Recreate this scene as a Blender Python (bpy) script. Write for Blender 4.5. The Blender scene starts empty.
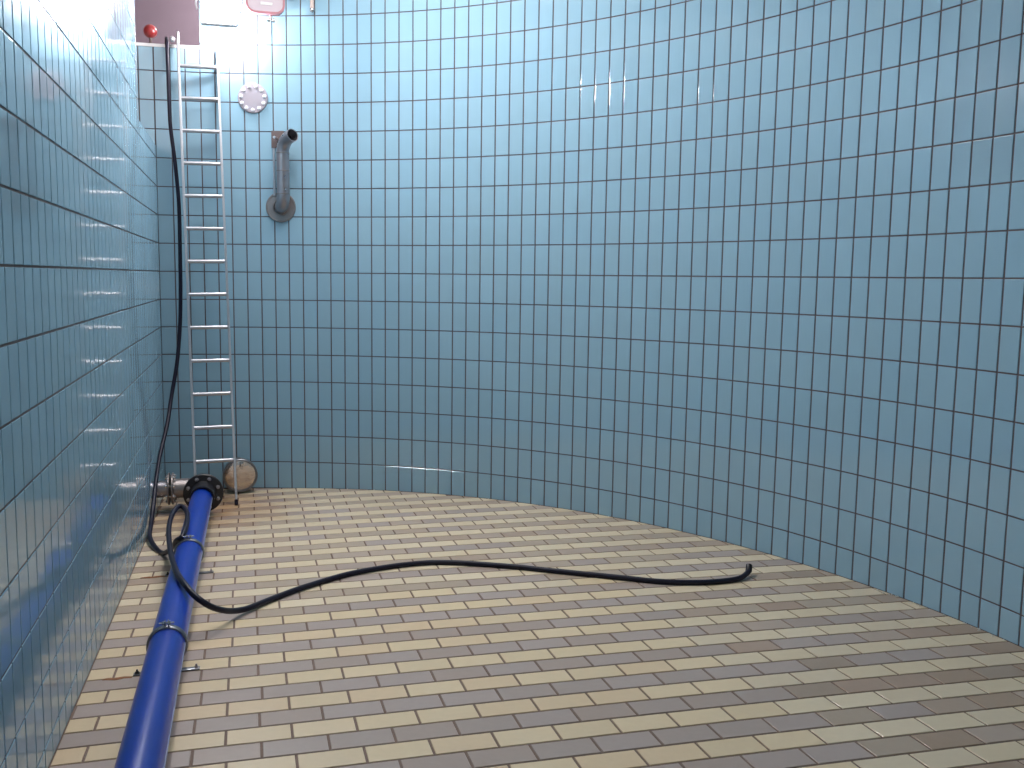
import bpy, bmesh, math, random
from mathutils import Vector, Matrix

random.seed(7)
S = bpy.context.scene
C = S.collection
PI = math.pi

# ------------------------------------------------------------------ camera
CAM = Vector((0.7354, 0.0, 1.7296))
PITCH, ROLL, YAW, FPX = 0.1071, 0.0103, 0.2570, 884.23
PPX, PPY = -35.413, -12.119
fw = Vector((math.sin(YAW) * math.cos(PITCH), math.cos(YAW) * math.cos(PITCH), -math.sin(PITCH)))
r0 = Vector((math.cos(YAW), -math.sin(YAW), 0))
u0 = r0.cross(fw)
RT = math.cos(ROLL) * r0 + math.sin(ROLL) * u0
UP = -math.sin(ROLL) * r0 + math.cos(ROLL) * u0
cd = bpy.data.cameras.new('camera')
cam = bpy.data.objects.new('camera', cd)
C.objects.link(cam)
cam.matrix_world = Matrix(((RT.x, UP.x, -fw.x, CAM.x), (RT.y, UP.y, -fw.y, CAM.y), (RT.z, UP.z, -fw.z, CAM.z), (0, 0, 0, 1)))
cd.sensor_fit = 'HORIZONTAL'
cd.sensor_width = 36
cd.lens = FPX / 1024 * 36
cd.shift_x = -PPX / 1024
cd.shift_y = PPY / 1024
cd.clip_start = 0.02
S.camera = cam

# ------------------------------------------------------------------ world, lights, exposure
w = bpy.data.worlds.new('world')
S.world = w
w.use_nodes = True
w.node_tree.nodes['Background'].inputs[0].default_value = (0.55, 0.6, 0.7, 1)
w.node_tree.nodes['Background'].inputs[1].default_value = 0.15
S.view_settings.view_transform = 'Standard'
S.view_settings.look = 'None'
S.view_settings.exposure = 0.06
S.view_settings.gamma = 1.0
S.view_settings.use_curve_mapping = False


def light(name, kind, loc, energy, color, size=0.1, target=None, size_y=None, spread=None):
    d = bpy.data.lights.new(name, kind)
    d.energy = energy
    d.color = color
    if kind == 'POINT' or kind == 'SPOT':
        d.shadow_soft_size = size
    if kind == 'AREA':
        d.size = size
        if size_y:
            d.shape = 'RECTANGLE'
            d.size_y = size_y
        if spread:
            d.spread = spread
    o = bpy.data.objects.new(name, d)
    C.objects.link(o)
    o.location = loc
    if target is not None:
        o.rotation_euler = (Vector(target) - Vector(loc)).to_track_quat('-Z', 'Y').to_euler()
    return o


LAMP = Vector((0.575, 7.75, 3.87))          # the lit work lamp by the hatch
light('work_lamp_beam', 'AREA', LAMP + Vector((0, -0.03, -0.01)), 115, (1.0, 0.96, 0.97), 0.26, LAMP + Vector((0.25, -1.0, -0.22)), 0.2)
light('wall_halo_fill', 'POINT', LAMP + Vector((0.04, 0.44, -0.02)), 50, (1.0, 0.95, 0.97), 0.06)  # added light behind the housing, whitens the wall around the lamp
light('shaft_fill', 'POINT', (1.1, 9.3, 4.6), 110, (1.0, 0.93, 0.97), 0.1)  # unseen light added to brighten the room beyond the hatch
light('tank_fill', 'AREA', (1.5, 6.2, 4.85), 124, (1.0, 0.955, 0.945), 1.8, (1.5, 6.2, 0.0), 1.8)  # unseen soft fill added under the ceiling, no fixture there
light('hand_lamp', 'POINT', CAM + Vector((-0.12, -0.05, -0.22)), 24, (1.0, 0.93, 0.88), 0.04)

# ------------------------------------------------------------------ geometry of the tank
XC, YC, RR, PH0, MOD = -0.2795, 3.5455, 4.9188, 1.5119, 0.1274
YK = YC + math.sqrt(RR * RR - XC * XC)      # corner of the flat wall and the round wall
ROW = 0.25
ZCEIL = 5.0
ZTOP = 3.722                                # top edge of the round wall under the hatch
NOTCH_Y, NOTCH_Z = 7.10, 2.86               # opening in the flat wall
FS = (0.0529, -0.0120, -0.0493, -0.0030, 0.0013, 0.0035)
FTH, FV0, FU0, FPV, FPU = -0.0041, 4.585, 1.1379, 0.1306, 0.2580


def hz(X, Y):
    X = min(max(X, -0.2), 4.9)
    Yc = max(Y, 1.5)
    z = FS[0] + FS[1] * X + FS[2] * Yc + FS[3] * X * X + FS[4] * Yc * Yc + FS[5] * X * Yc
    if Y < 1.5:
        z += (1.5 - Y) * 0.03
    return z


def cyl(c, z, dr=0.0):
    a = PH0 - c * MOD / RR
    return Vector((XC + (RR + dr) * math.cos(a), YC + (RR + dr) * math.sin(a), z))


def project(P):
    d = Vector(P) - CAM
    z = d.dot(fw)
    if z < 0.05:
        return None
    return 512 + PPX + FPX * d.dot(RT) / z, 384 + PPY - FPX * d.dot(UP) / z


def screen_area(pts):
    q = [project(p) for p in pts]
    if any(v is None for v in q):
        return 0
    if not any(0 <= v[0] <= 1024 and 0 <= v[1] <= 768 for v in q):
        return 0
    a = 0
    for i in range(len(q)):
        x1, y1 = q[i]
        x2, y2 = q[(i + 1) % len(q)]
        x1 = min(max(x1, 0), 1024); x2 = min(max(x2, 0), 1024)
        y1 = min(max(y1, 0), 768); y2 = min(max(y2, 0), 768)
        a += x1 * y2 - x2 * y1
    return abs(a) / 2


# ------------------------------------------------------------------ materials
def srgb(r, g, b):
    f = lambda v: (v / 255) / 12.92 if v / 255 <= 0.04045 else ((v / 255 + 0.055) / 1.055) ** 2.4
    return (f(r), f(g), f(b), 1)


def mat(name, col, rough=0.5, metal=0.0, coat=0.0, noise=0.0, nscale=20, bump=0.0, bscale=60, spec=0.5, emit=None, estr=0, rvar=0.0, streak=None):
    m = bpy.data.materials.new(name)
    m.use_nodes = True
    nt = m.node_tree
    b = nt.nodes['Principled BSDF']
    b.inputs['Base Color'].default_value = col
    b.inputs['Roughness'].default_value = rough
    b.inputs['Metallic'].default_value = metal
    b.inputs['Coat Weight'].default_value = coat
    b.inputs['Coat Roughness'].default_value = 0.08
    b.inputs['Specular IOR Level'].default_value = spec
    if emit:
        b.inputs['Emission Color'].default_value = emit
        b.inputs['Emission Strength'].default_value = estr
    if noise or bump or rvar:
        geo = nt.nodes.new('ShaderNodeNewGeometry')
        src = geo.outputs['Position']
        if streak:
            mp = nt.nodes.new('ShaderNodeMapping')
            mp.inputs['Scale'].default_value = streak
            nt.links.new(src, mp.inputs[0])
            src = mp.outputs[0]
    if noise or rvar:
        n = nt.nodes.new('ShaderNodeTexNoise')
        n.inputs['Scale'].default_value = nscale
        n.inputs['Detail'].default_value = 4
        nt.links.new(src, n.inputs['Vector'])
    if noise:
        mx = nt.nodes.new('ShaderNodeMix')
        mx.data_type = 'RGBA'
        mx.inputs[6].default_value = [c * (1 - noise) for c in col[:3]] + [1]
        mx.inputs[7].default_value = [min(1, c * (1 + noise)) for c in col[:3]] + [1]
        nt.links.new(n.outputs[0], mx.inputs[0])
        nt.links.new(mx.outputs[2], b.inputs['Base Color'])
    if rvar:
        mr = nt.nodes.new('ShaderNodeMapRange')
        mr.inputs[3].default_value = max(0.02, rough - rvar)
        mr.inputs[4].default_value = rough + rvar
        nt.links.new(n.outputs[0], mr.inputs[0])
        nt.links.new(mr.outputs[0], b.inputs['Roughness'])
    if bump:
        n2 = nt.nodes.new('ShaderNodeTexNoise')
        n2.inputs['Scale'].default_value = bscale
        n2.inputs['Detail'].default_value = 3
        nt.links.new(src, n2.inputs['Vector'])
        bp = nt.nodes.new('ShaderNodeBump')
        bp.inputs['Strength'].default_value = bump
        bp.inputs['Distance'].default_value = 0.002
        nt.links.new(n2.outputs[0], bp.inputs['Height'])
        nt.links.new(bp.outputs[0], b.inputs['Normal'])
    return m


def stain_floor(m, strength=0.75):
    """rusty water stain around the outlet in the back corner, worked into the floor material"""
    nt = m.node_tree
    b = nt.nodes['Principled BSDF']
    inp = b.inputs['Base Color']
    geo = nt.nodes.new('ShaderNodeNewGeometry')
    dist = nt.nodes.new('ShaderNodeVectorMath'); dist.operation = 'DISTANCE'
    mp = nt.nodes.new('ShaderNodeMapping')
    mp.inputs['Location'].default_value = (-0.42, -7.62, 0.0)
    mp.inputs['Scale'].default_value = (1.0, 1.0, 0.0)
    mp.vector_type = 'POINT'
    nt.links.new(geo.outputs['Position'], mp.inputs[0])
    ln = nt.nodes.new('ShaderNodeVectorMath'); ln.operation = 'LENGTH'
    nt.links.new(mp.outputs[0], ln.inputs[0])
    nt.nodes.remove(dist)
    nz = nt.nodes.new('ShaderNodeTexNoise'); nz.inputs['Scale'].default_value = 5; nz.inputs['Detail'].default_value = 5
    nt.links.new(geo.outputs['Position'], nz.inputs['Vector'])
    ad = nt.nodes.new('ShaderNodeMath'); ad.operation = 'MULTIPLY_ADD'
    ad.inputs[1].default_value = 0.9
    nt.links.new(nz.outputs[0], ad.inputs[0])
    nt.links.new(ln.outputs['Value'], ad.inputs[2])
    mr = nt.nodes.new('ShaderNodeMapRange')
    mr.inputs[1].default_value = 0.65
    mr.inputs[2].default_value = 1.35
    mr.inputs[3].default_value = strength
    mr.inputs[4].default_value = 0.0
    nt.links.new(ad.outputs[0], mr.inputs[0])
    mx = nt.nodes.new('ShaderNodeMix'); mx.data_type = 'RGBA'; mx.blend_type = 'MULTIPLY'
    mx.inputs[7].default_value = (0.62, 0.38, 0.2, 1)
    if inp.links:
        nt.links.new(inp.links[0].from_socket, mx.inputs[6])
    else:
        mx.inputs[6].default_value = inp.default_value
    nt.links.new(mr.outputs[0], mx.inputs[0])
    nt.links.new(mx.outputs[2], inp)
    return m


blues = [(135, 169, 187), (134, 168, 186), (136, 170, 188), (133, 168, 187), (135, 168, 185)]
M_BLUE = [mat('glazed_blue_%s' % n, srgb(*c), 0.085, noise=0.03, nscale=3, bump=0.10, bscale=7, spec=0.58)
          for n, c in zip(('plain', 'soft', 'light', 'deep', 'grey'), blues)]
M_GROUT = mat('wall_grout', srgb(84, 77, 79), 0.85, noise=0.2, nscale=15)
M_FGROUT = stain_floor(mat('floor_grout', srgb(112, 92, 80), 0.8, noise=0.25, nscale=12))
FC = {
    'cream': [(208, 188, 152), (205, 185, 150), (210, 190, 155), (206, 183, 148)],
    'pale': [(207, 191, 161), (204, 187, 156), (210, 194, 165), (203, 187, 159)],
    'lilac': [(162, 147, 138), (159, 144, 134), (164, 149, 140), (160, 143, 131)],
    'brown': [(160, 138, 116), (156, 134, 113), (154, 136, 118), (161, 138, 119)],
    'olive': [(168, 151, 132), (165, 148, 129), (169, 151, 135), (165, 145, 126)],
}
M_FLOOR = {k: [stain_floor(mat('floor_%s_%s' % (k, n), srgb(*c), 0.28, noise=0.05, nscale=30, bump=0.12, bscale=40))
               for n, c in zip(('one', 'two', 'three', 'four'), v)] for k, v in FC.items()}
M_CONC = mat('concrete', srgb(205, 203, 200), 0.9, noise=0.08, nscale=3, bump=0.4, bscale=20)
M_DARK = mat('hatch_plaster', srgb(116, 104, 113), 0.85, noise=0.1, nscale=4)
M_SILL = mat('white_sill', srgb(214, 214, 214), 0.4, noise=0.05)
M_ALU = mat('aluminium', srgb(190, 190, 194), 0.32, 0.85, noise=0.08, nscale=40)
M_STEEL = mat('stainless_steel', srgb(160, 156, 160), 0.30, 0.85, noise=0.12, nscale=14, rvar=0.08)
M_STEELB = mat('bright_steel', srgb(200, 196, 194), 0.18, 1.0, noise=0.08, nscale=25)
M_STEELD = mat('dull_steel', srgb(150, 142, 140), 0.42, 0.85, noise=0.15, nscale=20)
M_CAP = mat('hammered_cap', srgb(216, 208, 202), 0.2, 1.0, noise=0.2, nscale=26, bump=1.0, bscale=30)
M_BROWN = mat('brown_plate', srgb(98, 84, 82), 0.6, 0.2, noise=0.1)
M_BLACK = mat('black_flange', srgb(30, 28, 32), 0.4, 0.1, noise=0.1)
M_RUB = mat('black_rubber', srgb(16, 14, 34), 0.42, noise=0.1, nscale=30, spec=0.3)
M_PIPE = mat('blue_pipe', srgb(6, 50, 150), 0.28, noise=0.08, nscale=8, coat=0.1, bump=0.15, bscale=12)
M_SEAM_LIGHT = mat('pipe_seam_highlight', srgb(120, 130, 160), 0.35)
M_STRAP = mat('clamp_steel', srgb(118, 120, 124), 0.35, 0.8, noise=0.1)
M_RUST = mat('rust', srgb(128, 78, 38), 0.8, noise=0.4, nscale=30)
M_PINK = mat('lamp_frame', srgb(158, 100, 108), 0.5)
M_PANE = mat('lamp_pane', srgb(168, 154, 162), 0.3)
M_HOUSE = mat('lamp_housing', srgb(196, 196, 200), 0.5)
M_GLOW = mat('lamp_glow', (1, 1, 1, 1), 0.5, emit=(1.0, 0.96, 0.98, 1), estr=60)
M_RED = mat('red_lens', srgb(110, 26, 28), 0.35, emit=(1.0, 0.06, 0.03, 1), estr=0.04)
M_PEG = mat('pale_rod', srgb(196, 178, 170), 0.5)
M_WHITE = mat('white_crumbs', srgb(205, 205, 200), 0.8)


# ------------------------------------------------------------------ helpers
def obj(name, bm, m, parent=None, smooth=False, loc=None):
    me = bpy.data.meshes.new(name)
    bmesh.ops.recalc_face_normals(bm, faces=bm.faces[:])
    bm.to_mesh(me)
    bm.free()
    if smooth:
        me.shade_smooth()
        try:
            me.set_sharp_from_angle(angle=math.radians(38))
        except Exception:
            pass
    for k in (m if isinstance(m, (list, tuple)) else [m]):
        me.materials.append(k)
    o = bpy.data.objects.new(name, me)
    C.objects.link(o)
    if parent:
        o.parent = parent
    if loc is not None:
        o.location = loc
    return o


def tag(o, label, cat, group=None):
    o['label'] = label
    o['category'] = cat
    if group:
        o['group'] = group
    return o


def thing(name, label, cat, loc=(0, 0, 0), group=None):
    o = bpy.data.objects.new(name, None)
    o.empty_display_size = 0.1
    C.objects.link(o)
    o.location = loc
    return tag(o, label, cat, group)


def basis(d):
    d = Vector(d).normalized()
    a = Vector((0, 0, 1)) if abs(d.z) < 0.9 else Vector((0, 1, 0))
    x = a.cross(d).normalized()
    return x, d.cross(x).normalized(), d


def lathe(bm, o, d, prof, n=32, closed=False):
    """prof: list of (along, radius) about axis d from point o"""
    x, y, z = basis(d)
    o = Vector(o)
    rings = []
    for t, r in prof:
        if r <= 1e-6:
            rings.append([bm.verts.new(o + z * t)])
        else:
            rings.append([bm.verts.new(o + z * t + (x * math.cos(2 * PI * i / n) + y * math.sin(2 * PI * i / n)) * r) for i in range(n)])
    for a, b in zip(rings, rings[1:]):
        for i in range(n):
            j = (i + 1) % n
            if len(a) == 1 and len(b) == 1:
                continue
            if len(a) == 1:
                bm.faces.new((a[0], b[i], b[j]))
            elif len(b) == 1:
                bm.faces.new((a[i], b[0], a[j]))
            else:
                bm.faces.new((a[i], b[i], b[j], a[j]))
    return bm


def tube(bm, pts, r, n=12, cap=True, r_end=None):
    pts = [Vector(p) for p in pts]
    rings = []
    t0 = (pts[1] - pts[0]).normalized()
    x, y, _ = basis(t0)
    for i, p in enumerate(pts):
        a = pts[max(0, i - 1)]
        b = pts[min(len(pts) - 1, i + 1)]
        t = (b - a).normalized()
        x = (x - t * x.dot(t)).normalized()
        y = t.cross(x)
        rings.append([bm.verts.new(p + (x * math.cos(2 * PI * k / n) + y * math.sin(2 * PI * k / n)) * r) for k in range(n)])
    for a, b in zip(rings, rings[1:]):
        for k in range(n):
            bm.faces.new((a[k], b[k], b[(k + 1) % n], a[(k + 1) % n]))
    if cap:
        bm.faces.new(rings[0])
        bm.faces.new(rings[-1])
    return bm


def spline(P, sub=8):
    P = [Vector(p) for p in P]
    out = []
    for i in range(len(P) - 1):
        p0 = P[max(0, i - 1)]; p1 = P[i]; p2 = P[i + 1]; p3 = P[min(len(P) - 1, i + 2)]
        for k in range(sub):
            t = k / sub
            out.append(0.5 * ((2 * p1) + (p2 - p0) * t + (2 * p0 - 5 * p1 + 4 * p2 - p3) * t * t + (3 * p1 - p0 - 3 * p2 + p3) * t ** 3))
    out.append(P[-1])
    return out


def box(bm, c, size, rot=None, bev=0.0):
    m = Matrix.Translation(Vector(c)) @ (rot.to_4x4() if rot is not None else Matrix.Identity(4)) @ Matrix.Diagonal((*size, 1))
    g = bmesh.ops.create_cube(bm, size=1, matrix=m)
    if bev:
        es = set(e for v in g['verts'] for e in v.link_edges)
        bmesh.ops.bevel(bm, geom=list(es), offset=bev, segments=2, affect='EDGES', profile=0.5)
    return bm


def hexbolt(bm, o, d, r=0.012, h=0.009, shank=0.0, shr=None):
    d = Vector(d).normalized()
    o = Vector(o)
    lathe(bm, o, d, [(0, r * 1.35), (h * 0.25, r * 1.35), (h * 0.25, 0)], 12)
    lathe(bm, o, d, [(h * 0.2, r), (h, r), (h * 1.15, r * 0.75), (h * 1.15, 0)], 6)
    if shank:
        lathe(bm, o, d, [(h, shr or r * 0.5), (h + shank, shr or r * 0.5), (h + shank, 0)], 8)


# --- tiles: a thin slab with a softened edge; pts are the face corners in 2D (CCW) on the surface frame
TH = 0.0035    # how far a tile stands proud of its joint
BV = 0.0026


def inset(poly, d):
    n = len(poly)
    out = []
    for i in range(n):
        a, b, c = poly[i - 1], poly[i], poly[(i + 1) % n]
        e1 = (b - a).normalized(); e2 = (c - b).normalized()
        n1 = Vector((-e1.y, e1.x)); n2 = Vector((-e2.y, e2.x))
        k = 1 + n1.dot(n2)
        if k < 0.3:
            k = 0.3
        out.append(b + (n1 + n2) * (d / k))
    return out


def tile_geo(poly, depth=0.004):
    """returns verts (3D, local: z outwards) and faces for a slab over a 2D polygon"""
    n = len(poly)
    V = [Vector((p.x, p.y, -depth)) for p in poly] + [Vector((p.x, p.y, TH - BV)) for p in poly]
    for k in (1, 2, 3):
        a = PI / 2 * k / 3
        V += [Vector((p.x, p.y, TH - BV * (1 - math.sin(a)))) for p in inset(poly, BV * (1 - math.cos(a)))]
    F = [[4 * n + i for i in range(n)]]
    for r in range(4):
        for i in range(n):
            j = (i + 1) % n
            F.append([r * n + i, r * n + j, (r + 1) * n + j, (r + 1) * n + i])
    return V, F


def area2(poly):
    return sum(poly[i].x * poly[(i + 1) % len(poly)].y - poly[(i + 1) % len(poly)].x * poly[i].y for i in range(len(poly))) / 2


def clip(poly, nrm, off):
    """keep the side where p.nrm >= off"""
    out = []
    for i in range(len(poly)):
        a, b = poly[i], poly[(i + 1) % len(poly)]
        da, db = a.dot(nrm) - off, b.dot(nrm) - off
        if da >= 0:
            out.append(a)
        if da * db < 0:
            out.append(a + (b - a) * (da / (da - db)))
    # drop near-duplicate corners
    res = []
    for p in out:
        if not res or (p - res[-1]).length > 1e-4:
            res.append(p)
    if len(res) > 1 and (res[0] - res[-1]).length < 1e-4:
        res.pop()
    return res


_shared = {}


def lay_tiles(parent, tiles, limit=300, stuff_name='tile_field', stuff_label=None):
    """tiles: list of (poly2d, matrix, material, full). The largest on the picture become parts, the rest one stuff part."""
    sc = []
    for i, (poly, M, m, full) in enumerate(tiles):
        sc.append((screen_area([M @ Vector((p.x, p.y, 0)) for p in poly]), i))
    sc.sort(reverse=True)
    top = set(i for a, i in sc[:limit] if a > 0)
    V, F, MI, mats = [], [], [], []
    for i, (poly, M, m, full) in enumerate(tiles):
        if i in top:
            key = (full, m.name) if full else None
            me = _shared.get(key) if key else None
            if me is None:
                v, f = tile_geo(poly)
                me = bpy.data.meshes.new('tile')
                me.from_pydata([tuple(p) for p in v], [], f)
                me.materials.append(m)
                if key:
                    _shared[key] = me
            o = bpy.data.objects.new('tile', me)
            C.objects.link(o)
            o.parent = parent
            o.matrix_world = M
        else:
            v, f = tile_geo(poly)
            b = len(V)
            V += [tuple(M @ p) for p in v]
            F += [[b + k for k in q] for q in f]
            if m not in mats:
                mats.append(m)
            MI += [mats.index(m)] * len(f)
    if F:
        me = bpy.data.meshes.new(stuff_name)
        me.from_pydata(V, [], F)
        for m in mats:
            me.materials.append(m)
        me.polygons.foreach_set('material_index', MI)
        o = bpy.data.objects.new(stuff_name, me)
        C.objects.link(o)
        o.parent = parent
        o['kind'] = 'stuff'
        if stuff_label:
            o['label'] = stuff_label


def frame(o, ex, ey, tilt=0.0):
    ez = ex.cross(ey).normalized()
    M = Matrix(((ex.x, ey.x, ez.x, o.x), (ex.y, ey.y, ez.y, o.y), (ex.z, ey.z, ez.z, o.z), (0, 0, 0, 1)))
    if tilt:
        M = M @ Matrix.Rotation(random.gauss(0, tilt), 4, 'X') @ Matrix.Rotation(random.gauss(0, tilt), 4, 'Y')
    return M


# ------------------------------------------------------------------ structure: round wall
TW = 0.1   # wall thickness
CEND = (PH0 + PI - math.asin((0 - XC) / RR) * 1) * 0  # placeholder, set below
a_end = math.atan2(-(math.sqrt(RR * RR - XC * XC)), -XC)   # other end of the half round at x = 0
CEND = (PH0 - a_end) * RR / MOD
C0 = 0.0 - 0.081
HATCH_C = 3.0


def round_shell():
    bm = bmesh.new()
    cs = [C0] + [float(c) for c in range(1, int(CEND) + 1)] + [CEND]
    cs = [c for c in cs]

    def strip(cl, z0, z1):
        prev = None
        for c in cl:
            q = [bm.verts.new(cyl(c, z0)), bm.verts.new(cyl(c, z1)), bm.verts.new(cyl(c, z1, TW)), bm.verts.new(cyl(c, z0, TW))]
            if prev:
                for i in range(4):
                    j = (i + 1) % 4
                    bm.faces.new((prev[i], prev[j], q[j], q[i]))
            else:
                bm.faces.new(q)
            prev = q
        bm.faces.new(prev)
    strip([c for c in cs if c <= HATCH_C], -0.6, ZTOP - 0.02)
    strip([c for c in cs if c >= HATCH_C], -0.6, ZCEIL)
    return bm


wall_back = obj('wall_back', round_shell(), M_GROUT)
wall_back['kind'] = 'structure'

VJ, HJ = 0.010, 0.0085     # joint widths
tiles = []
full_poly = [Vector((-(MOD - VJ) / 2, -(ROW - HJ) / 2)), Vector(((MOD - VJ) / 2, -(ROW - HJ) / 2)),
             Vector(((MOD - VJ) / 2, (ROW - HJ) / 2)), Vector((-(MOD - VJ) / 2, (ROW - HJ) / 2))]
NC = int(CEND)
for c in range(0, NC + 1):
    for r in range(-2, 20):
        z0, z1 = r * ROW, (r + 1) * ROW
        if c < HATCH_C and z0 >= ZTOP - 0.05:
            continue
        cm = c + 0.5
        a = PH0 - cm * MOD / RR
        nrm = Vector((-math.cos(a), -math.sin(a), 0))
        ex = Vector((math.sin(a), -math.cos(a), 0))
        ex = -ex if ex.cross(Vector((0, 0, 1))).dot(nrm) < 0 else ex
        o = cyl(cm, (z0 + z1) / 2)
        o = o - nrm * (-(1 - math.cos(MOD / RR / 2)) * RR)
        fz = hz(o.x + nrm.x * 0.01, o.y + nrm.y * 0.01) + 0.004
        if z1 - HJ < fz + 0.03:
            continue
        poly = full_poly
        full = 'wall'
        if z0 + HJ / 2 < fz:
            e1 = cyl(c + 0.05, 0); e2 = cyl(c + 0.95, 0)
            if (e2 - e1).dot(ex) < 0:
                e1, e2 = e2, e1
            b1 = hz(e1.x, e1.y) + 0.004 - o.z
            b2 = hz(e2.x, e2.y) + 0.004 - o.z
            poly = [Vector((full_poly[0].x, b1)), Vector((full_poly[1].x, b2)), full_poly[2], full_poly[3]]
            full = None
        if c < HATCH_C and z1 > ZTOP:
            poly = [p if p.y < 0 else Vector((p.x, ZTOP - 0.006 - o.z)) for p in poly]
            full = None
        if c == NC:
            continue
        if c == 0:
            sx = -1 if (cyl(0, 0) - o).dot(ex) < 0 else 1
            poly = [Vector((p.x + (0.009 * sx if p.x * sx > 0 else 0), p.y)) for p in poly]
            full = None
        tiles.append((poly, frame(o, ex, Vector((0, 0, 1)), 0.0028), random.choice(M_BLUE), full))
lay_tiles(wall_back, tiles, 300, stuff_label='farther and smaller blue wall tiles')

# wall goes on beyond the corner behind the opening of the flat wall
bm = bmesh.new()
box(bm, (-0.75, YK + 0.05 + 0.005, (2.4 + ZTOP - 0.02) / 2), (1.5, TW, ZTOP - 0.02 - 2.4))
wall_passage = obj('wall_passage', bm, M_GROUT)
wall_passage['kind'] = 'structure'
tiles = []
for c in range(-10, 0):
    for r in range(10, 15):
        z0, z1 = r * ROW, (r + 1) * ROW
        o = Vector(((c + 0.5) * MOD + C0 * 0, YK + 0.005, (z0 + z1) / 2))
        poly = full_poly
        if z1 > ZTOP:
            poly = [p if p.y < 0 else Vector((p.x, ZTOP - 0.006 - o.z)) for p in poly]
        tiles.append((poly, frame(o, Vector((1, 0, 0)), Vector((0, 0, 1)), 0.0028), random.choice(M_BLUE), 'wall' if poly is full_poly else None))
lay_tiles(wall_passage, tiles, 300)

# white sill along the top of the wall under the hatch
bm = bmesh.new()
prev = None
pts = [Vector((-1.5, YK, 0)), Vector((-0.02, YK, 0))] + [cyl(c, 0) for c in (0.1, 1, 2, HATCH_C)]
for p in pts:
    q = [bm.verts.new((p.x, p.y - 0.008, ZTOP - 0.02)), bm.verts.new((p.x, p.y - 0.008, ZTOP + 0.006)), bm.verts.new((p.x, p.y + 0.13, ZTOP + 0.006)), bm.verts.new((p.x, p.y + 0.13, ZTOP - 0.02))]
    if prev:
        for i in range(4):
            bm.faces.new((prev[i], prev[(i + 1) % 4], q[(i + 1) % 4], q[i]))
    else:
        bm.faces.new(q)
    prev = q
bm.faces.new(prev)
sill = obj('trim_1', bm, M_SILL)
sill['kind'] = 'structure'

# ------------------------------------------------------------------ structure: flat wall on the left
Y0 = -1.5
bm = bmesh.new()
box(bm, (-TW / 2, (Y0 + NOTCH_Y) / 2, (ZCEIL - 0.6) / 2), (TW, NOTCH_Y - Y0, ZCEIL + 0.6))
box(bm, (-TW / 2, (NOTCH_Y + YK + 0.0) / 2, (NOTCH_Z - 0.6) / 2), (TW, YK - NOTCH_Y, NOTCH_Z + 0.6))
wall_left = obj('wall_left', bm, M_GROUT)
wall_left['kind'] = 'structure'
tiles = []
for c in range(0, 78):
    y1 = YK - 0.004 - c * MOD
    y0 = y1 - MOD
    if y0 < Y0:
        break
    for r in range(-2, 20):
        z0, z1 = r * ROW, (r + 1) * ROW
        ym = (y0 + y1) / 2
        o = Vector((0, ym, (z0 + z1) / 2))
        fz = hz(0.01, ym) + 0.004
        if z1 - HJ < fz + 0.02:
            continue
        poly = full_poly
        full = 'wall'
        ex = Vector((0, 1, 0))
        if z0 < fz:
            b1 = hz(0, ym - MOD / 2) + 0.004 - o.z
            b2 = hz(0, ym + MOD / 2) + 0.004 - o.z
            poly = [Vector((full_poly[0].x, b1)), Vector((full_poly[1].x, b2)), full_poly[2], full_poly[3]]
            full = None
        if y1 > NOTCH_Y + 0.02 and z1 > NOTCH_Z + 0.02:
            if z0 > NOTCH_Z - 0.02:
                continue
            poly = [p if p.y < 0 else Vector((p.x, NOTCH_Z - 0.004 - o.z)) for p in poly]
            full = None
        tiles.append((poly, frame(o, ex, Vector((0, 0, 1)), 0.0030), random.choice(M_BLUE), full))
lay_tiles(wall_left, tiles, 300, stuff_label='farther and smaller blue wall tiles')

# ------------------------------------------------------------------ structure: floor
bm = bmesh.new()
NX, NY = 26, 52
grid = []
for j in range(NY + 1):
    y = Y0 + (YK + 0.06 - Y0) * j / NY
    dx = RR * RR - (y - YC) ** 2
    xm = XC + math.sqrt(max(dx, 0.0)) + 0.05 if dx > 0 else 0.05
    grid.append([bm.verts.new((-0.05 + (xm + 0.05) * i / NX, y, hz(-0.05 + (xm + 0.05) * i / NX, y))) for i in range(NX + 1)])
for j in range(NY):
    for i in range(NX):
        bm.faces.new((grid[j][i], grid[j][i + 1], grid[j + 1][i + 1], grid[j + 1][i]))
ret = bmesh.ops.extrude_face_region(bm, geom=bm.faces[:])
bmesh.ops.translate(bm, verts=[v for v in ret['geom'] if isinstance(v, bmesh.types.BMVert)], vec=(0, 0, -0.12))
floor = obj('floor', bm, M_FGROUT)
floor['kind'] = 'structure'

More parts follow.
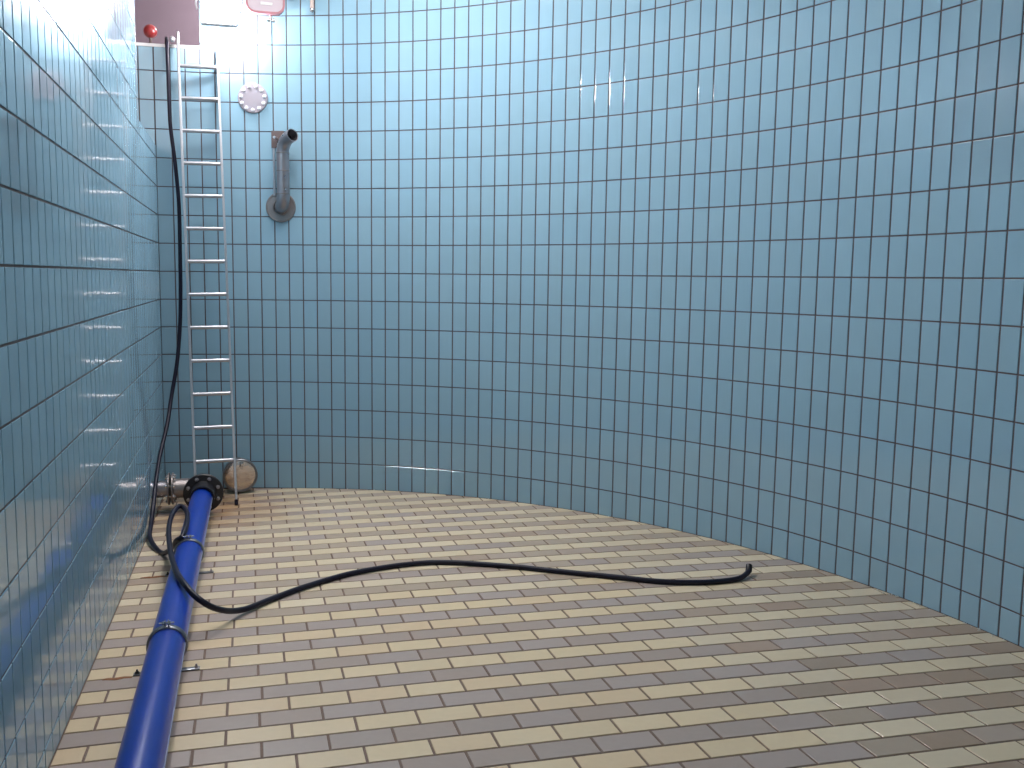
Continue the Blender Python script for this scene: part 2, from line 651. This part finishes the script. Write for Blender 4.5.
ct, st = math.cos(FTH), math.sin(FTH)
tiles = []
FJ = 0.011
shift = {}
for row in range(-34, 50):
    cream = row % 2 == 0
    jit = random.gauss(0, 0.006)
    for n in range(-7, 20):
        un = n + (0.0 if cream else 0.5)
        u = FU0 + (un + 0.5) * FPU + jit
        v = FV0 - (row + 0.5) * FPV
        X = u * ct - v * st
        Y = u * st + v * ct
        if X < -0.3 or (X - XC) ** 2 + (Y - YC) ** 2 > (RR + 0.3) ** 2:
            continue
        hu, hv = (FPU - FJ) / 2, (FPV - FJ) / 2
        poly = [Vector((-hu, -hv)), Vector((hu, -hv)), Vector((hu, hv)), Vector((-hu, hv))]
        full = 'floor'
        # against the flat wall
        if X - hu < 0.008:
            poly = clip(poly, Vector((ct, -st)), 0.007 - X)
            full = None
        # against the round wall: cut along its tangent nearest to the tile
        rad = Vector((X - XC, Y - YC))
        if len(poly) > 2 and rad.length > RR - 0.16:
            for da in (-0.014, 0.014):
                ang = math.atan2(rad.y, rad.x) + da
                nn = Vector((math.cos(ang), math.sin(ang)))
                # local direction
                nl = Vector((nn.x * ct + nn.y * st, -nn.x * st + nn.y * ct))
                lim = (RR - 0.007) - (rad.x * nn.x + rad.y * nn.y)
                if len(poly) > 2:
                    before = len(poly), area2(poly)
                    poly = clip(poly, -nl, -lim)
                    if len(poly) < 3:
                        break
                    if abs(area2(poly) - before[1]) > 1e-7:
                        full = None
        if len(poly) < 3 or area2(poly) < 0.0009:
            continue
        gx = (hz(X + 0.05, Y) - hz(X - 0.05, Y)) / 0.1
        gy = (hz(X, Y + 0.05) - hz(X, Y - 0.05)) / 0.1
        ex = Vector((ct, st, gx * ct + gy * st)).normalized()
        ey = Vector((-st, ct, -gx * st + gy * ct)).normalized()
        far = Y > 5.0 + 0.1 * math.sin(X * 5)
        if cream:
            k = 'pale' if (X > 2.95 or far) else 'cream'
        else:
            k = 'lilac' if (X < 3.05 and not far) else random.choice(['brown', 'brown', 'olive', 'lilac'] if Y < 3.9 else ['olive', 'olive', 'brown', 'lilac'])
            if far:
                k = random.choice(['olive', 'olive', 'lilac'])
        tiles.append((poly, frame(Vector((X, Y, hz(X, Y))), ex, ey, 0.0018), random.choice(M_FLOOR[k]), full))
lay_tiles(floor, tiles, 300, stuff_label='farther and smaller cream and taupe floor tiles')

# ------------------------------------------------------------------ structure: ceiling, room beyond the hatch
bm = bmesh.new()
box(bm, (1.6, 3.6, ZCEIL + 0.06), (6.6, 13.6, 0.12))
ceil = obj('ceiling', bm, M_CONC)
ceil['kind'] = 'structure'
bm = bmesh.new()
box(bm, (0.0, 10.3, 3.75), (3.4, 0.1, 2.6))
o = obj('wall_shaft_back', bm, M_DARK); o['kind'] = 'structure'
bm = bmesh.new()
box(bm, (-1.6, 8.7, 3.75), (0.1, 3.3, 2.6))
o = obj('wall_shaft_left', bm, M_DARK); o['kind'] = 'structure'
bm = bmesh.new()
box(bm, (1.65, 9.3, 3.75), (0.1, 2.0, 2.6))
o = obj('wall_shaft_right', bm, M_DARK); o['kind'] = 'structure'
bm = bmesh.new()
box(bm, (0.0, 9.45, 3.5), (3.2, 1.65, 0.1))
box(bm, (-0.85, 7.78, NOTCH_Z - 0.06), (1.5, 1.35, 0.1))
o = obj('floor_shaft', bm, M_CONC); o['kind'] = 'structure'
bm = bmesh.new()
box(bm, (-0.85, 7.05, 3.9), (1.5, 0.1, 2.2))
o = obj('wall_passage_front', bm, M_CONC); o['kind'] = 'structure'

# ------------------------------------------------------------------ blue pipe with flange and clamps
PA = Vector((0.362, 0.9, hz(0.35, 0.9) + 0.112))
PM = Vector((0.354, 4.21, hz(0.35, 4.21) + 0.112))
PB = Vector((0.380, 7.36, -0.055))
PR = 0.083


def pipe_at(y):
    if y < PM.y:
        return PA.lerp(PM, (y - PA.y) / (PM.y - PA.y))
    return PM.lerp(PB, (y - PM.y) / (PB.y - PM.y))


pipe = thing('water_pipe', 'long straight blue plastic pipe lying along the floor beside the left tiled wall', 'pipe', (0.352, 4.2, hz(0.35, 4.2)))
pipe_parts = []


def part(name, bm, m, root, smooth=True, **kw):
    bmesh.ops.translate(bm, verts=bm.verts[:], vec=-(root.location if root.parent is None else Vector(root['_o'])))
    return obj(name, bm, m, root, smooth, **kw)


def subpart(name, bm, m, par, root, smooth=True):
    bmesh.ops.translate(bm, verts=bm.verts[:], vec=-root.location)
    return obj(name, bm, m, par, smooth)


bm = bmesh.new()
tube(bm, [pipe_at(PA.y + (PB.y - PA.y) * i / 30) for i in range(31)], PR, 40)
part('pipe_body', bm, M_PIPE, pipe)
bm = bmesh.new()
sp = []
for i in range(31):
    p = pipe_at(PA.y + (PB.y - PA.y) * i / 30)
    sp.append(p + Vector((math.cos(0.12), 0, math.sin(0.12))) * (PR + 0.0005))
tube(bm, sp, 0.0035, 6)
so = part('highlight', bm, M_SEAM_LIGHT, pipe)  # pale strip stands in for light reflected along the pipe's side
so['label'] = 'reflected light shaped as a thin pale seam along the right side of the blue pipe'

pd = (PB - PM).normalized()
FCN = Vector((0.386, 7.40, -0.045))
bm = bmesh.new()
lathe(bm, FCN - pd * 0.03, pd, [(-0.17, PR + 0.001), (-0.17, PR + 0.012), (-0.01, PR + 0.014), (0.0, PR + 0.02), (0.004, 0.152), (0.010, 0.158), (0.034, 0.158), (0.040, 0.152), (0.040, 0.06)], 48)
fl = part('flange', bm, M_BLACK, pipe)
fl['label'] = 'black round flange with a ring of bolts'
fx, fy, _ = basis(pd)
for k in range(8):
    a = 2 * PI * (k + 0.5) / 8
    bm = bmesh.new()
    p = FCN - pd * 0.026 + (fx * math.cos(a) + fy * math.sin(a)) * 0.124
    hexbolt(bm, p, -pd, 0.0125, 0.012, 0.012)
    subpart('bolt', bm, M_STEEL, fl, pipe, False)

for cy_, fy_ in ((4.26, 4.21), (5.75, 5.77)):
    cdir = (pipe_at(cy_ + 0.1) - pipe_at(cy_ - 0.1)).normalized()
    pc = pipe_at(cy_)
    bm = bmesh.new()
    lathe(bm, pc - cdir * 0.016, cdir, [(0, PR + 0.001), (0, PR + 0.008), (0.004, PR + 0.011), (0.036, PR + 0.011), (0.040, PR + 0.008), (0.040, PR + 0.001), (0, PR + 0.001)], 40)
    for s in (-1, 1):
        box(bm, pc + Vector((s * 0.007, 0, PR + 0.022)), (0.004, 0.03, 0.034), bev=0.001)
    # foot plate across the floor under the pipe
    zf = hz(0.35, cy_) + TH
    box(bm, (pc.x, fy_, zf + 0.004), (0.295, 0.032, 0.007), bev=0.0015)
    box(bm, (pc.x, fy_, zf + 0.012), (0.10, 0.03, 0.018), bev=0.002)
    cl = part('pipe_clamp', bm, M_STRAP, pipe)
    cl['label'] = 'grey steel ring clamp with a bolt on top and a foot plate on the floor'
    bm = bmesh.new()
    q = pc + Vector((0, 0, PR + 0.026))
    lathe(bm, q - Vector((0.034, 0, 0)), (1, 0, 0), [(0, 0), (0, 0.0045), (0.068, 0.0045), (0.068, 0)], 10)
    hexbolt(bm, q + Vector((0.009, 0, 0)), (1, 0, 0), 0.0085, 0.008)
    hexbolt(bm, q - Vector((0.009, 0, 0)), (-1, 0, 0), 0.0085, 0.010)
    subpart('clamp_bolt', bm, M_STEELB, cl, pipe, False)
    for s in (-1, 1):
        bm = bmesh.new()
        hexbolt(bm, Vector((pc.x + s * 0.132, fy_, zf + 0.007)), (0, 0, 1), 0.0085, 0.009, 0.01)
        subpart('anchor_bolt', bm, M_BLACK if s < 0 else M_STEEL, cl, pipe, False)

# ------------------------------------------------------------------ stainless pipe from the left wall behind the flange
SY = 7.60
SZ = -0.045
sp_ = thing('steel_outlet_pipe', 'short stainless steel pipe coming out of the left wall to the black flange', 'pipe', (0.1, SY, SZ))
bm = bmesh.new()
pts = [Vector((0.0, SY, SZ)), Vector((0.11, SY, SZ))]
tube(bm, pts, 0.070, 36)
part('wall_stub', bm, M_STEEL, sp_)
bm = bmesh.new()
pts = [Vector((0.13, SY, SZ)), Vector((0.25, SY, SZ))]
cx_, rb = 0.25, 0.13
for k in range(1, 10):
    a = PI / 2 * k / 9
    pts.append(Vector((cx_ + rb * math.sin(a), SY - rb * (1 - math.cos(a)), SZ)))
pts.append(Vector((cx_ + rb, FCN.y + 0.02, SZ + 0.005)))
tube(bm, pts, 0.080, 36)
part('elbow', bm, M_STEELD, sp_)
for s, xx in ((-1, 0.105), (1, 0.135)):
    bm = bmesh.new()
    lathe(bm, (xx, SY, SZ), (1, 0, 0), [(-0.008, 0.06), (-0.008, 0.128), (-0.004, 0.134), (0.004, 0.134), (0.008, 0.128), (0.008, 0.06)], 40)
    rg = part('flange_ring', bm, M_STEELD, sp_)
    if s < 0:
        for k in range(8):
            a = 2 * PI * (k + 0.5) / 8
            bm = bmesh.new()
            p = Vector((xx + 0.015, SY + math.cos(a) * 0.108, SZ + math.sin(a) * 0.108))
            lathe(bm, p - Vector((0.042, 0, 0)), (1, 0, 0), [(0, 0), (0, 0.008), (0.084, 0.008), (0.084, 0)], 8)
            hexbolt(bm, p + Vector((0.024, 0, 0)), (1, 0, 0), 0.013, 0.012)
            hexbolt(bm, p - Vector((0.024, 0, 0)), (-1, 0, 0), 0.013, 0.012)
            subpart('bolt', bm, M_STEELB, rg, sp_, False)

# ------------------------------------------------------------------ capped stub low on the round wall
CS = Vector((0.672, 8.14, -0.08))
d = Vector((0.05, -1, -0.02)).normalized()
st_ = thing('capped_pipe_stub', 'round shiny steel capped outlet at the foot of the round wall behind the ladder', 'pipe cap', tuple(CS))
bm = bmesh.new()
lathe(bm, CS, d, [(-0.222, 0.118), (-0.01, 0.118)], 48)
part('stub_body', bm, M_STEELD, st_)
bm = bmesh.new()
lathe(bm, CS, d, [(-0.03, 0.118), (-0.03, 0.148), (-0.022, 0.154), (0.012, 0.154), (0.018, 0.148), (0.018, 0.138), (0.0, 0.136)], 56)
rm = part('rim', bm, M_STRAP, st_)
rm['label'] = 'dark rolled rim around the cap'
bm = bmesh.new()
lathe(bm, CS, d, [(0.0, 0.138), (0.006, 0.134), (0.010, 0.11), (0.012, 0.06), (0.014, 0.0)], 56)
cp = part('cap', bm, M_CAP, st_)
cp['label'] = 'bright round metal cap'
bm = bmesh.new()
box(bm, CS + d * 0.025 + Vector((0.012, 0, 0.100)), (0.03, 0.02, 0.05), bev=0.003)
lathe(bm, CS + d * 0.02 + Vector((0.012, 0, 0.080)), d, [(0, 0.016), (0.03, 0.016), (0.03, 0)], 12)
part('latch', bm, M_STEELB, st_)

# ------------------------------------------------------------------ upper outlet: wall flange, riser, curved spout, bracket
def wall_frame(c, z):
    a = PH0 - c * MOD / RR
    n = Vector((-math.cos(a), -math.sin(a), 0))
    return cyl(c, z), n


def c_of(x, y):
    a = math.atan2(y - YC, x - XC)
    return (PH0 - a) * RR / MOD


bp, bn = wall_frame(c_of(1.071, 8.275), 2.335)
up = thing('spout_pipe', 'bent grey steel spout pipe rising from a round flange on the round wall', 'pipe', tuple(bp))
bm = bmesh.new()
lathe(bm, bp + bn * TH, bn, [(-0.004, 0.135), (0.010, 0.135), (0.016, 0.130), (0.016, 0.122), (0.012, 0.118), (0.012, 0.06)], 48)
fp = part('wall_flange', bm, M_STEELD, up)
bm = bmesh.new()
lathe(bm, bp + bn * 0.016, bn, [(0, 0.062), (0.0, 0.072), (0.01, 0.072), (0.014, 0.062)], 32)
part('weld_collar', bm, M_STEELD, up)
bf = (bn + Vector((0.42, 0, 0))).normalized()
RISER = bp + bn * 0.02 + bf * 0.13
pts = [bp + bn * 0.0]
for k in range(0, 9):
    a = PI / 2 * k / 8
    pts.append(bp + bn * 0.02 + bf * (0.03 + 0.10 * math.sin(a)) + Vector((0, 0, 0.10 * (1 - math.cos(a)))))
pts = [pts[0]] + pts[1:]
top = RISER + Vector((0.0, 0, 0.46))
bm = bmesh.new()
tube(bm, pts, 0.057, 32)
part('lower_elbow', bm, M_STEEL, up)
bm = bmesh.new()
tube(bm, [pts[-1] - Vector((0, 0, 0.005)), top], 0.056, 32)
part('riser', bm, M_STEEL, up)
for zz in (0.10, 0.30, 0.455):
    bm = bmesh.new()
    lathe(bm, RISER + Vector((0, 0, zz)), (0, 0, 1), [(0, 0.055), (0.002, 0.0595), (0.008, 0.0595), (0.010, 0.055)], 32)
    part('weld_seam', bm, M_STEELD, up)
od = (bn + Vector((0.85, 0, 0))).normalized()
pts2 = [top]
for k in range(1, 11):
    a = math.radians(80) * k / 10
    pts2.append(top + od * (0.13 * (1 - math.cos(a))) + Vector((0, 0, 0.13 * math.sin(a))))
ed = (pts2[-1] - pts2[-2]).normalized()
pts2.append(pts2[-1] + ed * 0.05)
bm = bmesh.new()
tube(bm, pts2, 0.056, 32, cap=False)
tube(bm, pts2, 0.052, 32, cap=False)
x_, y_, _ = basis(ed)
lathe(bm, pts2[-1], ed, [(0, 0.051), (0.001, 0.0565)], 32)
part('spout', bm, M_STEEL, up)
bm = bmesh.new()
lathe(bm, pts2[-1] - ed * 0.09, ed, [(0, 0), (0, 0.0525)], 24)
dk = part('spout_shade', bm, M_BLACK, up)  # black disc inside the bore stands in for its shade
dk['label'] = 'black disc standing in for the shade inside the spout mouth'
bq, bqn = wall_frame(c_of(1.052, 8.284), 2.932)
rt_ = Vector((0, 0, 1)).cross(bqn)
bm = bmesh.new()
R3 = Matrix((rt_, bqn, Vector((0, 0, 1)))).transposed()
box(bm, bq + bqn * 0.012, (0.11, 0.012, 0.15), R3, 0.002)
br = part('bracket_plate', bm, M_BROWN, up, False)
br['label'] = 'small square brown plate behind the spout'
bm = bmesh.new()
tube(bm, [bq + bqn * 0.03 - rt_ * 0.030 + Vector((0, 0, -0.08)), bq + bqn * 0.03 - rt_ * 0.030 + Vector((0, 0, -0.50))], 0.011, 10)
tube(bm, [bq + bqn * 0.012, bq + bqn * 0.14], 0.012, 10)
part('support_rod', bm, M_ALU, up)

# ------------------------------------------------------------------ blank cover with bolts
cp_, cn_ = wall_frame(c_of(0.842, 8.335), 3.290)
cv = thing('blank_flange_cover', 'round pale metal cover plate with a ring of bolts high on the round wall', 'cover plate', tuple(cp_))
M_COVER = mat('pale_cover', srgb(156, 150, 158), 0.4, 0.3, noise=0.06)
M_BOLT = mat('white_bolt', srgb(238, 236, 240), 0.3, 0.2)
bm = bmesh.new()
lathe(bm, cp_ + cn_ * TH, cn_, [(-0.004, 0.132), (0.010, 0.132), (0.014, 0.127), (0.0145, 0.0)], 48)
part('plate', bm, M_COVER, cv)
x_, y_, _ = basis(cn_)
for k in range(11):
    a = 2 * PI * (k + 0.25) / 11
    bm = bmesh.new()
    hexbolt(bm, cp_ + cn_ * 0.018 + (x_ * math.cos(a) + y_ * math.sin(a)) * 0.104, cn_, 0.0125, 0.012)
    part('bolt', bm, M_BOLT, cv, False)

# ------------------------------------------------------------------ ladder
LB = Vector((0.312, 7.70, 0)); LBR = Vector((0.640, 7.70, 0))
LTl = Vector((0.212, YK - 0.065, 3.76)); LTr = Vector((0.540, YK - 0.075, 3.70))
LB.z = hz(LB.x, LB.y) + TH + 0.01
LBR.z = hz(LBR.x, LBR.y) + TH + 0.01
lad = thing('ladder', 'tall narrow aluminium ladder leaning against the round wall under the hatch', 'ladder', (0.45, 7.7, LB.z))
acr = (LBR - LB).normalized()
dirl = (LTl - LB).normalized()
nrl = acr.cross(dirl).normalized()
for a, b in ((LB, LTl), (LBR, LTr)):
    dd = (b - a).normalized()
    aa = (acr - dd * acr.dot(dd)).normalized()
    nn = aa.cross(dd)
    L = (b - a).length
    bm = bmesh.new()
    Rm = Matrix((aa, dd, nn)).transposed()
    box(bm, (a + b) / 2 + dd * 0.02, (0.020, L - 0.04, 0.055), Rm, 0.004)
    rl = part('rail', bm, M_ALU, lad, False)
    bm = bmesh.new()
    box(bm, a + dd * 0.015, (0.030, 0.045, 0.062), Rm, 0.005)
    ft = part('foot', bm, M_RUB, lad, False)
for k in range(13):
    zr = 0.139 + 0.2828 * k
    a = LB.lerp(LTl, (zr - LB.z) / (LTl.z - LB.z))
    b = LBR.lerp(LTr, (zr + 0.004 - LBR.z) / (LTr.z - LBR.z))
    bm = bmesh.new()
    tube(bm, [a, b], 0.0165, 14)
    part('rung', bm, M_ALU, lad)
# hooks that hold the ladder to the edge
for tp in (LTl,):
    bm = bmesh.new()
    q = [tp + Vector((0, 0.0, -0.03)), tp + Vector((0, 0.0, 0.03)), tp + Vector((0, 0.02, 0.065)), tp + Vector((0, 0.06, 0.07)), tp + Vector((0, 0.10, 0.05)), tp + Vector((0, 0.11, 0.01))]
    tube(bm, spline(q, 4), 0.012, 10)
    part('hook', bm, M_ALU, lad)
    bm = bmesh.new()
    bmesh.ops.create_uvsphere(bm, u_segments=16, v_segments=10, radius=0.026, matrix=Matrix.Translation(tp + Vector((-0.045, -0.01, 0.0))))
    part('end_knob', bm, M_ALU, lad)

# ------------------------------------------------------------------ black hose
def fpt(x, y, h=0.0):
    return Vector((x, y, hz(x, y) + TH + 0.0165 + h))


hp = [
    Vector((0.100, YK + 0.20, 3.78)), Vector((0.112, YK + 0.04, 3.79)), Vector((0.123, 8.380, 3.698)), Vector((0.131, 8.330, 3.359)), Vector((0.139, 8.300, 3.015)), Vector((0.171, 8.280, 2.698)), Vector((0.196, 8.250, 2.344)), Vector((0.200, 8.200, 1.979)), Vector((0.199, 8.150, 1.588)), Vector((0.190, 8.100, 1.286)), Vector((0.165, 8.000, 0.972)), Vector((0.120, 7.900, 0.691)), Vector((0.090, 7.750, 0.466)), Vector((0.046, 7.550, 0.251)), Vector((0.032, 7.300, 0.085)), Vector((0.028, 7.080, -0.061)), Vector((0.028, 6.880, -0.150)),
    Vector((0.045, 6.619, -0.165)), Vector((0.107, 6.400, -0.187)), Vector((0.170, 6.257, -0.180)), Vector((0.250, 5.984, -0.060)), Vector((0.288, 5.820, 0.030)), Vector((0.326, 5.776, 0.066)), Vector((0.343, 5.958, 0.090)), Vector((0.331, 6.226, 0.100)), Vector((0.291, 6.344, 0.118)), Vector((0.256, 6.308, 0.118)), Vector((0.229, 6.149, 0.085)), Vector((0.233, 5.934, 0.050)), Vector((0.275, 5.531, 0.045)), Vector((0.318, 5.218, 0.062)), Vector((0.360, 4.962, 0.082)), Vector((0.410, 4.789, 0.080)), Vector((0.453, 4.719, 0.052)), Vector((0.499, 4.692, 0.020)), Vector((0.542, 4.716, -0.020)), Vector((0.591, 4.767, -0.060)), Vector((0.636, 4.835, -0.095)), Vector((0.688, 4.909, -0.122)),
    fpt(0.742, 4.965, 0.006), fpt(0.897, 5.134), fpt(1.087, 5.295), fpt(1.423, 5.50), fpt(1.898, 5.587), fpt(2.332, 5.418), fpt(2.675, 5.21),
    fpt(3.005, 5.012), fpt(3.219, 4.886), fpt(3.459, 4.818), fpt(3.711, 4.83), fpt(3.84, 4.90, 0.012), fpt(3.87, 4.93, 0.035)]
bm = bmesh.new()
HP = spline(hp, 8)
tube(bm, HP, 0.0165, 16)
hose = obj('hose', bm, M_RUB, None, True)
tag(hose, 'long thin black rubber hose hanging beside the ladder and snaking across the floor', 'hose')
bm = bmesh.new()
ed = (HP[-1] - HP[-3]).normalized()
lathe(bm, HP[-1] - ed * 0.03, ed, [(0, 0.018), (0.004, 0.0205), (0.05, 0.0205), (0.052, 0.014), (0.03, 0.013)], 16)
obj('hose_end', bm, M_BLACK, hose, True)

# ------------------------------------------------------------------ lamps at the hatch
wl = thing('work_lamp', 'lit white work lamp glaring beside the ladder top at the hatch', 'lamp', tuple(LAMP))
bm = bmesh.new()
box(bm, LAMP + Vector((0, 0.05, 0)), (0.30, 0.09, 0.24), None, 0.02)
part('lamp_housing', bm, M_HOUSE, wl, True)
bm = bmesh.new()
box(bm, LAMP + Vector((0, -0.004, 0)), (0.26, 0.02, 0.20), None, 0.006)
gl = part('lamp_glass', bm, M_GLOW, wl, True)
gl['label'] = 'glaring white lamp glass'
bm = bmesh.new()
tube(bm, spline([LAMP + Vector((-0.17, 0.05, 0)), LAMP + Vector((-0.17, 0.12, 0.10)), LAMP + Vector((0, 0.15, 0.16)), LAMP + Vector((0.17, 0.12, 0.10)), LAMP + Vector((0.17, 0.05, 0))], 5), 0.008, 8)
part('lamp_handle', bm, M_HOUSE, wl)
bm = bmesh.new()
tube(bm, [LAMP + Vector((0, 0.14, 0.16)), LAMP + Vector((0, 0.16, ZCEIL - LAMP.z))], 0.008, 8)
part('lamp_cord', bm, M_HOUSE, wl)

FL = Vector((0.955, 8.15, 4.14))
fo = thing('flood_lamp', 'unlit rectangular floodlight with a reddish frame at the top of the round wall', 'lamp', tuple(FL))


def rrect(bm, c, w, h, r, y0, y1, hole=None):
    def ring(w, h, r, y):
        out = []
        for (sx, sz, a0) in ((1, -1, -90), (1, 1, 0), (-1, 1, 90), (-1, -1, 180)):
            for k in range(6):
                a = math.radians(a0 + 90 * k / 5)
                out.append(bm.verts.new(Vector(c) + Vector((sx * (w / 2 - r) + r * math.cos(a), y, sz * (h / 2 - r) + r * math.sin(a)))))
        return out
    A = ring(w, h, r, y0); B = ring(w, h, r, y1)
    n = len(A)
    for i in range(n):
        bm.faces.new((A[i], A[(i + 1) % n], B[(i + 1) % n], B[i]))
    if hole:
        A2 = ring(w - hole, h - hole, max(r - hole / 2, 0.01), y0); B2 = ring(w - hole, h - hole, max(r - hole / 2, 0.01), y1)
        for i in range(n):
            j = (i + 1) % n
            bm.faces.new((A2[i], A2[j], B2[j], B2[i]))
            bm.faces.new((A[i], A[j], A2[j], A2[i]))
            bm.faces.new((B[i], B[j], B2[j], B2[i]))
    else:
        bm.faces.new(A); bm.faces.new(B)


bm = bmesh.new()
rrect(bm, FL, 0.33, 0.34, 0.08, -0.03, 0.02, 0.036)
part('lamp_frame', bm, M_PINK, fo, False)
bm = bmesh.new()
rrect(bm, FL, 0.30, 0.31, 0.07, -0.018, 0.0)
part('lamp_glass', bm, M_PANE, fo, False)
bm = bmesh.new()
rrect(bm, FL, 0.27, 0.28, 0.06, 0.005, 0.07)
part('lamp_housing', bm, M_HOUSE, fo, False)
bm = bmesh.new()
box(bm, FL + Vector((0.01, -0.019, -0.085)), (0.10, 0.004, 0.022), None, 0.001)
nm = part('name_plate', bm, M_WHITE, fo, False)
bm = bmesh.new()
bq = FL + Vector((0.045, 0.01, -0.17))
tube(bm, [bq + Vector((0, 0, 0.02)), bq + Vector((0, 0, -0.05))], 0.012, 10)
lathe(bm, bq + Vector((-0.03, 0, -0.045)), (1, 0, 0), [(0, 0), (0, 0.018), (0.02, 0.018), (0.024, 0.008), (0.045, 0.008), (0.048, 0.02), (0.062, 0.02), (0.062, 0)], 14)
part('tilt_knob', bm, M_STEELB, fo)
bm = bmesh.new()
tube(bm, [FL + Vector((0, 0.06, 0.1)), FL + Vector((0, 0.06, ZCEIL - FL.z))], 0.010, 8)
part('lamp_stem', bm, M_HOUSE, fo)

# cable ring hanging at the frame's top edge, and a pale rod beside it
rp, rn = wall_frame(c_of(1.196, 8.238), 4.215)
bm = bmesh.new()
cc = rp + rn * 0.03
x_, y_, _ = basis(rn)
tube(bm, [cc + (x_ * math.cos(2 * PI * k / 32) + y_ * math.sin(2 * PI * k / 32)) * 0.07 for k in range(33)], 0.007, 8)
tube(bm, [cc + Vector((0, 0, 0.07)), cc + Vector((0, 0, ZCEIL - cc.z))], 0.006, 8)
o = obj('cable_loop', bm, M_STRAP, None, True)
tag(o, 'thin dark cable loop hanging at the top of the wall right of the floodlight', 'cable')
rp, rn = wall_frame(c_of(1.364, 8.182), 4.04)
rod = thing('hanging_rod', 'short pale pinkish rod hanging against the wall right of the cable loop', 'rod', tuple(rp))
bm = bmesh.new()
tube(bm, [rp + rn * 0.03, rp + rn * 0.03 + Vector((0, 0, ZCEIL - rp.z))], 0.017, 12)
part('rod_body', bm, M_PEG, rod)
bm = bmesh.new()
bmesh.ops.create_uvsphere(bm, u_segments=14, v_segments=8, radius=0.022, matrix=Matrix.Translation(rp + rn * 0.03))
part('rod_tip', bm, M_STEELB, rod)

# red warning lamp standing on the sill
RL = Vector((-0.022, YK + 0.05, ZTOP + 0.006))
rl_ = thing('warning_lamp', 'small round red lamp on the white sill left of the ladder top', 'lamp', tuple(RL))
bm = bmesh.new()
lathe(bm, RL, (0, 0, 1), [(0, 0), (0, 0.03), (0.012, 0.03), (0.014, 0.012), (0.07, 0.012), (0.07, 0)], 20)
part('stem', bm, M_BROWN, rl_)
bm = bmesh.new()
bmesh.ops.create_uvsphere(bm, u_segments=24, v_segments=14, radius=0.058, matrix=Matrix.Translation(RL + Vector((0, 0, 0.115))))
part('red_globe', bm, M_RED, rl_)

# ------------------------------------------------------------------ rust streaks and crumbs on the floor
def streak(name, path, wid, label):
    bm = bmesh.new()
    prev = None
    n = len(path)
    for i, (x, y) in enumerate(path):
        ww = wid * (0.35 + 0.65 * math.sin(PI * (i + 0.6) / (n + 0.2))) * random.uniform(0.7, 1.2)
        z = hz(x, y) + TH + 0.0012
        q = [bm.verts.new((x, y - ww, z)), bm.verts.new((x, y + ww, z))]
        if prev:
            bm.faces.new((prev[0], q[0], q[1], prev[1]))
        prev = q
    ret = bmesh.ops.extrude_face_region(bm, geom=bm.faces[:])
    bmesh.ops.translate(bm, verts=[v for v in ret['geom'] if isinstance(v, bmesh.types.BMVert)], vec=(0, 0, -0.001))
    o = obj(name, bm, M_RUST, floor)
    o['label'] = label


streak('rust_stain', [(0.075 + 0.016 * i, 4.185 + 0.004 * math.sin(i * 1.3)) for i in range(9)], 0.012, 'orange rust streak left of the nearer pipe clamp')
streak('rust_stain', [(0.070 + 0.018 * i, 5.77 + 0.004 * math.sin(i * 1.1)) for i in range(10)], 0.014, 'dark rust streak left of the farther pipe clamp')
bm = bmesh.new()
for i in range(46):
    c = random.uniform(50.5, 57.5) if i < 36 else random.uniform(12, 50)
    p = cyl(c, 0, -random.uniform(0.012, 0.045))
    s = random.uniform(0.002, 0.006)
    bmesh.ops.create_icosphere(bm, subdivisions=1, radius=s, matrix=Matrix.Translation((p.x, p.y, hz(p.x, p.y) + TH + s * 0.6)))
o = obj('mortar_crumbs', bm, M_WHITE)
o['kind'] = 'stuff'
tag(o, 'scattered white mortar crumbs along the foot of the curved wall', 'debris')
